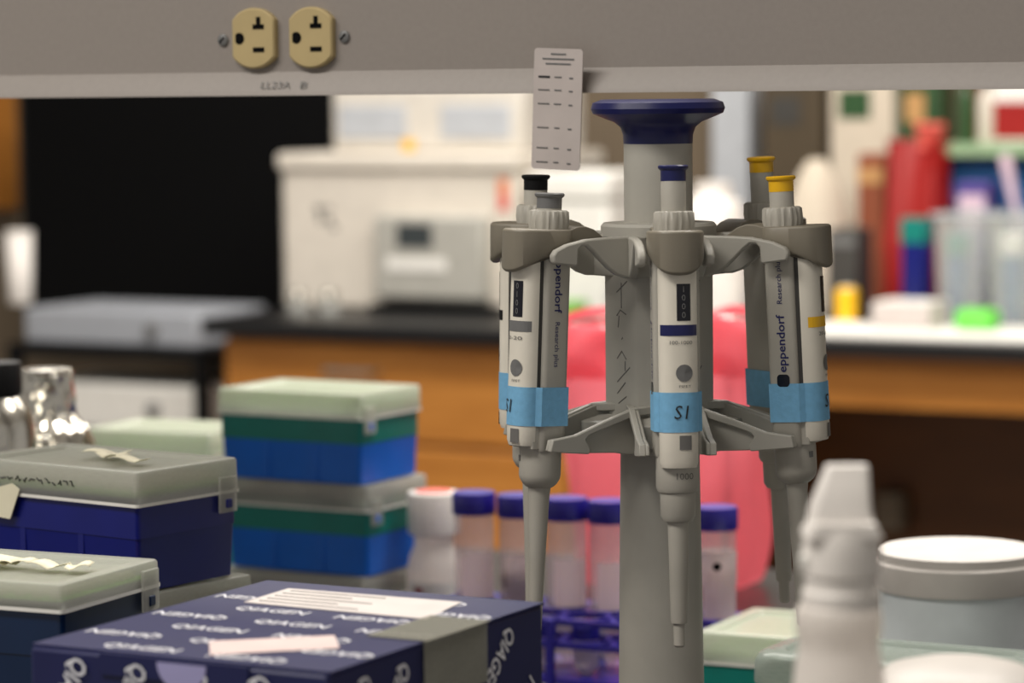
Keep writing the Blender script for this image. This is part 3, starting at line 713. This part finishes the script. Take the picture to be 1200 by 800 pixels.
for py, xl, xr, y0, y1 in ((623, -.0130, .0152, -.0120, .0120), (612, -.0115, .0135, -.0118, .0110), (606, -.0108, .0125, -.0116, .0105), (604, -.0106, .0122, -.0075, .0102), (588, -.0098, .0112, -.0066, .0092), (562, -.0066, .0112, -.0030, .0080), (547, -.0048, .0112, -.0008, .0072), (541, -.0042, .0108, .0002, .0066)):
    sec.append([(p_[0], p_[1], hz(py)) for p_ in rrect((xr - xl) * KS, (y1 - y0) * KS, .0020, 0, 4, ((xl + xr) / 2 * KS, (y0 + y1) / 2 * KS))])
b.loft(sec, 'softwhite'); b.build('flip_spout', t, smooth=30, bevel=.0006)
b = MB(); b.lathe([(.0026, 0), (.0026, .0034), (.0018, .004)], 'paper', 16, (-.0108, -.004, hz(657))); b.build('side_lug', t)
# domed jar bottom right
q = at(1122, 772, 1.17); zz = q.z - BZ
t = thing('domed_jar', 'white jar with domed lid, cut off at the lower right corner', 'jar', (q.x, q.y, BZ))
b = MB(); b.lathe([(.032, 0), (.034, .003), (.034, zz - .030), (.031, zz - .024)], 'bottle', 40); b.build('jar_body', t)
b = MB(); b.lathe([(.0345, zz - .028), (.0348, zz - .014), (.0330, zz - .0080), (.027, zz - .0035), (.018, zz - .0012), (.008, zz)], 'lidwhite', 48); b.build('domed_lid', t)

# ------------------------------------------------------------------ left : foil topped bottles
def foilwob(th, z, r): return .0022 * noise.noise((math.cos(th) * 4, math.sin(th) * 4, z * 90)) + .0012 * noise.noise((math.cos(th) * 9, math.sin(th) * 9, z * 160))
q = at(54, 432, 2.12); hb = q.z - BZ
t = thing('foil_bottle', 'glass bottle with crumpled foil over cap and neck, left', 'bottle', (q.x, q.y, BZ))
b = MB(); b.lathe([(.038, 0), (.041, .004), (.041, hb - .085), (.038, hb - .070), (.028, hb - .052), (.018, hb - .038), (.0165, hb - .022)], 'glass', 44); b.build('bottle_glass', t)
b = MB(); prof = [(.0350, hb - .064), (.0345, hb - .058), (.0320, hb - .050), (.0290, hb - .042), (.0230, hb - .035), (.0205, hb - .030), (.0195, hb - .020), (.0190, hb - .010), (.0188, hb - .004), (.0170, hb), (.010, hb + .001), (.003, hb + .001)]
pr = []
for i in range(len(prof) - 1):
    for k in range(3): pr.append(tuple(prof[i][q_] + (prof[i + 1][q_] - prof[i][q_]) * k / 3 for q_ in (0, 1)))
b.lathe(pr + [prof[-1]], 'foil', 64, cap0=False, wob=foilwob); b.build('foil_cover', t, smooth=20)
q = at(6, 424, 2.05); hb = q.z - BZ
t = thing('black_capped_bottle', 'glass bottle with black cap cut by the left edge', 'bottle', (q.x - .006, q.y, BZ))
b = MB(); b.lathe([(.024, 0), (.026, .003), (.026, hb - .045), (.022, hb - .032), (.014, hb - .022), (.014, hb - .018)], 'foil', 40); b.build('bottle_body', t)
b = MB(); b.lathe([(.0165, hb - .022), (.0168, hb - .020), (.0168, hb - .0015), (.0158, hb), (.008, hb)], 'black', 44, wob=lambda th, z, r: .0003 * math.sin(th * 28)); b.build('screw_cap', t)

# ------------------------------------------------------------------ far counter : instruments
CT = BZ
def boxthing(name, label, cat, px0, px1, top, d0, depth, m, z=CT, bottom=None, bev=.006, group=None, part='body', rz=0):
    p0, p1 = ond(px0, top, d0), ond(px1, top, d0)
    w = (p1 - p0).length
    c = (p0 + p1) / 2 + D * depth / 2
    h = ond((px0 + px1) / 2, top, d0).z - z
    t = thing(name, label, cat, (c.x, c.y, z), -YAW + rz, group)
    b = MB(); b.box((0, 0, h / 2), (w, depth, h), m); b.build(part, t, bevel=bev)
    return t, w, h, depth
def face(t, px, py, d): return loc_of(t, ond(px, py, d))
d0 = FD + .28
t, w, h, dp = boxthing('bench_incubator', 'cream bench incubator with control panel, on the far counter', 'incubator', 328, 606, 180, d0, .36, 'instr', bev=.012)
b = MB(); b.box((0, -.004, h - .016), (w + .008, dp + .012, .034), 'instr'); b.build('lid_rim', t, bevel=.008)
p0, p1 = face(t, 448, 250, d0), face(t, 578, 352, d0)
b = MB(); b.box(((p0.x + p1.x) / 2, -dp / 2 - .018, (p0.z + p1.z) / 2), (p1.x - p0.x, .036, p0.z - p1.z), 'instrgrey'); cp = b.build('control_panel', t, bevel=.008)
p0, p1 = face(t, 464, 262, d0 - .04), face(t, 505, 290, d0 - .04)
b = MB(); b.box(((p0.x + p1.x) / 2, -dp / 2 - .0365, (p0.z + p1.z) / 2), (p1.x - p0.x, .003, p0.z - p1.z), 'lcd'); b.build('display', cp)
p0, p1 = face(t, 452, 302, d0 - .04), face(t, 522, 318, d0 - .04)
b = MB(); b.box(((p0.x + p1.x) / 2, -dp / 2 - .0365, (p0.z + p1.z) / 2), (p1.x - p0.x, .003, p0.z - p1.z), 'paper'); b.build('key_strip', cp)
p0 = face(t, 450, 352, d0); p1 = face(t, 590, 352, d0)
b = MB(); b.box(((p0.x + p1.x) / 2, -dp / 2 - .03, .010), (p1.x - p0.x, .06, .018), 'black'); b.build('foot_bar', t, bevel=.003)
p0 = face(t, 380, 252, d0)
b = MB()
for dx, dz, ww, hh in ((-.012, .012, .018, .012), (.010, .014, .014, .008), (-.008, -.006, .010, .018), (.012, -.010, .014, .012), (.022, -.024, .012, .010)):
    b.quad((p0.x + dx, -dp / 2 - .0006, p0.z + dz), (1, 0, 0), (0, 0, 1), ww, hh, 'greyink')
b.build('grey_emblem', t, smooth=0)
p0 = face(t, 590, 226, d0)
b = MB(); b.quad((p0.x, -dp / 2 - .0006, p0.z + .012), (1, 0, 0), (0, 0, 1), .022, .03, 'orange'); b.quad((p0.x, -dp / 2 - .0006, p0.z - .018), (1, 0, 0), (0, 0, 1), .022, .03, 'redink'); b.build('warning_sticker', t, smooth=0)
ztop = CT + h + .0015
t, w, h, dp = boxthing('block_heater', 'pale instrument with square windows standing on the cream incubator', 'instrument', 388, 612, 100, d0 + .05, .26, 'white', z=ztop, bev=.01)
b = MB()
for k in (-.28, .26): b = MB(); b.box((w * k, -dp / 2 - .001, h * .45), (w * .36, .006, h * .5), 'pale'); b.build('window_panel', t, bevel=.004)
p0 = face(t, 480, 167, d0 + .05); b = MB(); b.quad((p0.x, -dp / 2 - .005, .014), (1, 0, 0), (0, 0, 1), .026, .022, 'yellow'); b.build('yellow_sticker', t, smooth=0)
for px, lb in ((350, 'small foil-capped flask before the incubator, nearer its left end'), (386, 'small foil-capped flask before the incubator, nearer its control panel')):
    p = ond(px, 352, FD + .18); v = thing('foil_flask', lb, 'flask', (p.x, p.y, CT), 0, 'foil flasks on the far counter')
    b = MB(); b.lathe([(.022, 0), (.023, .004), (.016, .022), (.010, .03), (.010, .038)], 'glass', 28); b.build('flask_glass', v)
    b = MB(); b.lathe([(.015, .026), (.014, .034), (.012, .044), (.008, .047), (.002, .048)], 'foil', 32, wob=lambda th, z, r: .0015 * math.sin(th * 7 + z * 200)); b.build('foil_cap', v)
# white carboy behind the column
p = ond(836, 360, FD + .26); hh = ond(836, 214, FD + .26).z - CT
t = thing('carboy', 'white plastic jug showing just right of the carousel column', 'jug', (p.x, p.y, CT))
b = MB(); b.lathe([(.055, 0), (.06, .006), (.06, hh * .72), (.052, hh * .85), (.03, hh * .92), (.028, hh * .94)], 'softwhite', 36); b.build('jug_body', t)
b = MB(); b.lathe([(.033, hh * .92), (.033, hh), (.02, hh + .001)], 'softwhite', 32); b.build('screw_cap', t)
p = ond(690, 330, FD + .34); hh = ond(690, 200, FD + .34).z - CT
t = thing('styrofoam_box', 'white foam box between incubator and carousel column', 'box', (p.x, p.y, CT), -YAW)
b = MB(); b.box((0, 0, hh * .4), (.16, .16, hh * .8), 'paper'); b.build('foam_base', t, bevel=.008)
b = MB(); b.box((0, 0, hh * .9), (.17, .17, hh * .2 - .001), 'paper'); b.build('foam_lid', t, bevel=.008)
p = ond(655, 330, FD + .16)
tag(MB().box((0, 0, .02), (.09, .06, .04), 'green').build('green_carton', loc=(p.x, p.y, CT), rz=-YAW, bevel=.004), 'small green carton before the white foam box', 'carton')

# right end of the far counter
b = MB(); c = ond(1085, 385, FD + .16)
tag(MB().box((0, 0, .003), (.62, .26, .006), 'paper').build('bench_pad', loc=(c.x, c.y, CT), rz=-YAW, bevel=.001), 'white absorbent paper pad along the far counter edge at right', 'bench pad')
def blocks(lst):
    for name, label, cat, px0, px1, top, dd, depth, m in lst:
        boxthing(name, label, cat, px0, px1, top, dd, depth, m, bev=.004, z=CT + (.0065 if dd < FD + .28 else 0))
t, w, h, dp = boxthing('yellow_tape_roll', 'small yellow box on the far counter pad', 'box', 978, 1000, 338, FD + .29, .03, 'yellow', z=CT)
b = MB(); b.box((0, 0, h + .001), (w * .6, dp * .6, .002), 'paper'); b.build('top_label', t)
t, w, h, dp = boxthing('lime_rack', 'lime green rack on the white pad', 'rack', 1118, 1160, 364, FD + .17, .06, 'lime', z=CT + .0065)
b = MB()
for k in range(5): b.lathe([(.003, h), (.003, h + .004)], 'green', 8, ((k - 2) * w * .18, 0, 0))
b.build('rack_holes', t)
t, w, h, dp = boxthing('paper_notebook', 'flat beige notebook lying by the lime rack', 'notebook', 1020, 1090, 356, FD + .17, .10, 'card', z=CT + .0065)
b = MB(); b.box((0, 0, h + .001), (w * .96, dp * .96, .002), 'paper'); b.build('cover', t)
# red bag standing on the counter
p0 = ond(1076, 310, FD + .58); hh = ond(1076, 148, FD + .58).z - CT
t = thing('red_sack', 'tall red plastic sack with gathered top on the far counter', 'sack', (p0.x, p0.y, CT), -YAW)
b = MB(); N = 40; rings = []
for i in range(14):
    f = i / 13; k = 1.0 + .05 * math.sin(f * 5)
    rings.append([((.060 * k + .007 * noise.noise((math.cos(2 * PI * j / N) * 2, math.sin(2 * PI * j / N) * 2, f * 6))) * math.copysign(abs(math.cos(2 * PI * j / N)) ** .6, math.cos(2 * PI * j / N)), .048 * k * (1 - .75 * f ** 3) * math.copysign(abs(math.sin(2 * PI * j / N)) ** .8, math.sin(2 * PI * j / N)) + .012 * f * math.sin(j * .9), f * hh * .93) for j in range(N)])
b.loft(rings, 'red'); b.build('sack_body', t, smooth=50)
b = MB(); b.lathe([(.020, hh * .88), (.016, hh * .93), (.026, hh), (.022, hh + .006)], 'redink', 28, (.022, 0, 0), wob=lambda th, z, r: .004 * math.sin(th * 7)); b.build('gathered_neck', t)
# clear bins with blue boxes in them
def bin_thing(label, px0, px1, top, dd, tilt):
    p0, p1 = ond(px0, 340, dd), ond(px1, 340, dd); w = (p1 - p0).length; c = (p0 + p1) / 2 + D * .07; h = ond(px0, top, dd).z - CT - .002
    t = thing('clear_bin', label, 'bin', (c.x, c.y, CT + (.0065 if dd < FD + .28 else .0005)), -YAW, 'clear bins on the far counter')
    b = MB(); b.loft([rrect(w * .86, .12, .008, 0), rrect(w, .14, .01, h), rrect(w + .01, .15, .01, h)], 'glass', True, False); b.build('bin_body', t, solid=.002)
    b = MB(); b.loft([rrect(w + .012, .152, .01, h - .004), rrect(w + .012, .152, .01, h + .002)], 'pale', False, False); b.build('bin_rim', t)
    return t
bin_thing('clear plastic bin standing beside the red sack on the far counter', 1094, 1148, 250, FD + .30, 0)
bin_thing('clear plastic bin with teal bag, cut by the right edge', 1156, 1216, 250, FD + .30, 0)
for px0, px1, top, dd, m, m2, lb in ((1056, 1084, 256, FD + .38, 'navybox', 'teal', 'dark blue tip box with teal lid in front of the red sack'),
                                    (1110, 1128, 275, FD + .35, 'bluebox', 'teal', 'blue tip box seen through the clear bin beside the sack'),
                                    (1174, 1194, 274, FD + .35, 'bluebox', 'paper', 'blue and white box inside the clear bin at the right edge')):
    t, w, h, dp = boxthing('blue_tip_box', lb, 'tip box', px0, px1, top, dd, .045, m, z=CT + .004, bev=.003, group='tip boxes on the far counter')
    b = MB(); b.box((0, 0, h * .88), (w + .003, dp + .003, h * .25), m2); b.build('lid', t, bevel=.002)
# white cloth coat slumped, brown paper, dark case
p = ond(958, 312, FD + .60); hh = ond(958, 188, FD + .60).z - CT
t = thing('white_cloth', 'white cloth heaped in a cone behind the right pipettes', 'cloth', (p.x, p.y, CT))
b = MB(); b.lathe([(.078, 0), (.076, hh * .12), (.066, hh * .42), (.052, hh * .7), (.034, hh * .9), (.016, hh), (.004, hh * 1.01)], 'cloth', 48, wob=lambda th, z, r: .008 * math.sin(th * 5 + z * 20) * (1 - z / hh * .7)); b.build('cloth_heap', t, smooth=60)
blk = (('dark_case', 'low dark grey case beside the white cloth', 'case', 968, 1004, 268, FD + .36, .08, 'dark'),
       ('brown_paper_bag', 'rust brown paper bag between white cloth and red sack', 'bag', 1004, 1036, 180, FD + .62, .09, 'brownpl'))
for args in blk:
    t, w, h, dp = boxthing(*args[:9])
    b = MB(); b.box((0, -dp / 2 - .0005, h * .86), (w * .9, .002, h * .1), 'amber' if args[0].startswith('brown') else 'midgrey'); b.build('front_label', t)
# dark brown cabinet hanging behind the yellow pipettes
p0 = ond(925, 250, FD + .62)
t = thing('wall_shelf', 'open wooden wall shelf with mint front edge on the back wall', 'shelf', ad(ond(1110, 184, FD + .74).dot(A) + .53, FD + .74), -YAW)
zs = ond(1150, 184, FD + .58).z
b = MB(); b.box((0, 0, zs + .012), (1.06, .32, .022), 'mint'); b.build('shelf_board', t, bevel=.002)
for sx in (-.5, 0, .5):
    b = MB(); b.prism([(sx, .15, zs), (sx, -.12, zs), (sx, .15, zs - .14)], (-.008, 0, 0), (.008, 0, 0), 'oakd'); b.build('bracket', t)
b = MB(); b.box((0, .150, zs + .25), (1.06, .012, .5), 'oakd'); b.build('back_board', t)
zs += .0235
def on_shelf(name, label, cat, px0, px1, top, m, m2, depth=.1, dd=None, kind='box', group=None):
    dd = dd or FD + .62
    p0, p1 = ond(px0, 150, dd), ond(px1, 150, dd); w = (p1 - p0).length; c = (p0 + p1) / 2 + D * depth / 2
    h = ond(px0, top, dd).z - zs
    t = thing(name, label, cat, (c.x, c.y, zs), -YAW, group)
    b = MB()
    if kind == 'box':
        b.box((0, 0, h / 2), (w, depth, h - .001), m); b.build('body', t, bevel=.003)
        b = MB(); b.box((0, -depth / 2 - .0005, h * .35), (w * .98, .002, h * .55), m2); b.build('front_panel', t)
    else:
        r = w / 2; b.lathe([(r * .92, 0), (r, .004), (r, h * .62), (r * .8, h * .74), (r * .4, h * .82), (r * .4, h * .88)], m, 28); b.build('bottle_body', t)
        b = MB(); b.lathe([(r * .5, h * .86), (r * .5, h * .99), (r * .3, h)], m2, 24); b.build('screw_cap', t)
    return t
on_shelf('shelf_bottle', 'dark green bottle on the wall shelf beside the cream bottle', 'bottle', 1112, 1130, 84, 'bottlegreen', 'black', kind='bottle', group='bottles on the wall shelf')
on_shelf('shelf_bottle', 'cream bottle on the wall shelf next to the red and white carton', 'bottle', 1136, 1158, 90, 'instr', 'midgrey', kind='bottle', group='bottles on the wall shelf')
on_shelf('shelf_carton', 'red and white carton at the right end of the wall shelf', 'carton', 1164, 1226, 90, 'paper', 'red')
for nm, lb, ct, x0, x1, tp, dd, dpt, m1, m2 in (('tall_carton', 'tall cream carton with green patch standing behind the white cloth', 'carton', 972, 1046, 70, FD + .76, .10, 'cloth', 'bottlegreen'),
        ('dark_crate', 'dark brown crate standing behind the yellow buttoned pipettes', 'crate', 893, 962, 80, FD + .74, .12, 'umber', 'dark'),
        ('slim_box', 'slim dark green box between cream carton and wall shelf', 'box', 1054, 1100, 75, FD + .78, .08, 'bottlegreen', 'amber')):
    t, w, h, dp = boxthing(nm, lb, ct, x0, x1, tp, dd, dpt, m1)
    b = MB(); b.box((-w * .1, -dp / 2 - .0005, h * .82), (w * .5, .002, h * .12), m2); b.build('front_patch', t)
# blue and violet cartons standing on the counter at the back, below the shelf
t, w, h, dp = boxthing('blue_carton', 'large blue carton under the wall shelf at the right edge', 'carton', 1114, 1230, 188, FD + .62, .14, 'bluebox', bev=.004)
b = MB(); b.box((-w * .2, -dp / 2 - .0005, h * .62), (w * .4, .002, h * .22), 'violet'); b.build('violet_panel', t)
t, w, h, dp = boxthing('violet_carton', 'violet carton in front of the large blue one', 'carton', 1120, 1158, 214, FD + .52, .07, 'violet', bev=.004)
b = MB(); b.box((0, -dp / 2 - .0005, h * .8), (w * .8, .002, h * .22), 'pink'); b.build('pink_panel', t)
p = ond(1166, 240, FD + .52); hh = ond(1154, 182, FD + .52).z - CT
t = thing('pink_spatula', 'pale pink stick leaning against the blue carton', 'stick', (p.x + .02, p.y - .06, CT))
b = MB(); b.tube([(.028, .0, .0), (.010, .02, hh * .7)], .007, 'pink'); b.build('handle', t)
b = MB(); b.tube([(.010, .02, hh * .68), (-.006, .036, hh)], [.007, .012], 'pink'); b.build('blade', t)

# ------------------------------------------------------------------ left end : equipment cart, monitor
DC = FD + .10
pL, pR = ond(4, 400, DC), ond(244, 400, DC); cwid = (pR - pL).length - .02
cc = (pL + pR) / 2 + D * .38
t = thing('equipment_cart', 'black equipment cart left of the oak drawers', 'cart', (cc.x, cc.y, 0), -YAW)
z1 = ond(120, 406, DC).z; z2 = ond(120, 506, DC).z
for z in (z1, z2, .12):
    b = MB(); b.box((0, 0, z - .012), (cwid, .76, .024), 'black'); b.build('shelf_board', t, bevel=.003)
b = MB(); b.box((0, .37, z1 / 2), (cwid - .02, .012, z1 - .03), 'black'); b.build('back_panel', t)
for sx in (-1, 1):
    for sy in (-1, 1):
        b = MB(); b.box((sx * (cwid / 2 - .012), sy * .37, z1 / 2 + .005), (.024, .024, z1 - .01), 'black'); b.build('leg', t)
def unit(label, z, top, m):
    ztop = ond(120, top, DC).z
    fc = cc - D * .235
    t = thing('instrument_unit', label, 'instrument', (fc.x, fc.y, z + .0004), -YAW, 'instruments on the cart')
    h = ztop - z
    b = MB(); b.box((0, 0, h / 2), (cwid - .056, .25, h - .001), m); b.build('housing', t, bevel=.006)
    k = MB(); x = cwid * .22
    k.loft([[(x + r * math.cos(2 * PI * j / 20), y, h * .5 + r * math.sin(2 * PI * j / 20)) for j in range(20)] for r, y in ((.014, -.124), (.013, -.137), (.010, -.139))], 'midgrey'); k.build('knob', t)
    return t, h
u1, h1_ = unit('grey instrument with knob on the top shelf of the black cart', z1, 364, 'steelgrey')
u2, h2_ = unit('white instrument with knob on the middle shelf of the black cart', z2, 451, 'paper')
zm = z1 + .0008
pm0, pm1 = ond(20, 250, DC + .55), ond(392, 250, DC + .55); mw = (pm1 - pm0).length; mc = (pm0 + pm1) / 2
t = thing('computer_monitor', 'large black monitor with dark screen left of the incubator', 'monitor', (mc.x, mc.y, zm), -YAW)
mh = .50
bx = loc_of(t, u1.location).x
b = MB(); b.box((bx, .02, .006), (.24, .12, .012), 'black'); b.build('stand_foot', t, bevel=.003)
b = MB(); b.box((bx, .07, .10), (.06, .03, .2), 'black'); b.build('stand_neck', t, bevel=.003)
b = MB(); b.box((0, .03, .022 + mh / 2), (mw, .035, mh), 'black'); b.build('bezel', t, bevel=.006)
b = MB(); b.box((0, .0115, .022 + mh / 2), (mw - .03, .003, mh - .03), 'slot'); b.build('screen', t)
# wooden cupboard far left and a cup
p0 = ond(-8, 180, FD + .79); zc = ond(8, 246, FD + .79).z
t = thing('wall_cabinet', 'oak wall cabinet at the left edge behind the monitor', 'cabinet', (p0.x - .2 * A.x + D.x * .045, p0.y - .2 * A.y + D.y * .045, zc), -YAW)
b = MB(); b.box((0, .010, .35), (.40, .068, .7), 'oak'); b.build('carcass', t)
b = MB(); b.box((0, -.034, .35), (.396, .02, .69), 'oak'); dr = b.build('door', t, bevel=.003)
b = MB(); b.tube([(.16, -.042, .06), (.16, -.064, .06), (.16, -.064, .16), (.16, -.042, .16)], .005, 'steel'); b.build('handle', dr)
p = ond(2, 320, DC + .10); hh = ond(2, 272, DC + .10).z
zq = z1 + h1_
t = thing('white_cup', 'white cup on the grey instrument at the left edge', 'cup', (p.x + A.x * .045, p.y + A.y * .045, zq + .0006))
hh = hh - zq
b = MB(); b.lathe([(.022, 0), (.024, .003), (.028, hh)], 'softwhite', 28, cap1=False); b.build('cup_body', t, solid=.002)
b = MB(); b.lathe([(.0285, hh - .003), (.0295, hh), (.0285, hh + .002), (.027, hh)], 'softwhite', 28, cap0=False, cap1=False); b.build('rim', t)

# ------------------------------------------------------------------ light
def area(name, loc, size, power, color=(1, .95, .88), target=None):
    l = bpy.data.lights.new(name, 'AREA'); l.shape = 'RECTANGLE'; l.size, l.size_y = size; l.energy = power; l.color = color
    o = bpy.data.objects.new(name, l); col.objects.link(o); o.location = loc
    if target is not None: o.rotation_euler = (Vector(target) - Vector(loc)).to_track_quat('-Z', 'Y').to_euler()
    else: o.rotation_euler.z = -YAW
    return o
area('ceiling_lamp_aisle', ad(-1.9, 3.75, 2.74), (3.4, .6), 72)
area('ceiling_lamp_aisle', ad(-1.9, 4.55, 2.74), (3.4, .5), 36)
area('ceiling_lamp_bench', ad(-.9, 2.15, 2.74), (2.0, .5), 54)
area('ceiling_lamp_front', ad(-1.5, .15, 2.74), (2.0, .5), 44)
w = bpy.data.worlds.new('world'); scene.world = w; w.use_nodes = True
w.node_tree.nodes['Background'].inputs['Color'].default_value = (1, .95, .88, 1); w.node_tree.nodes['Background'].inputs['Strength'].default_value = .32
vs = scene.view_settings
vs.view_transform = 'Standard'; vs.look = 'None'; vs.gamma = 1; vs.use_curve_mapping = False; vs.exposure = 0
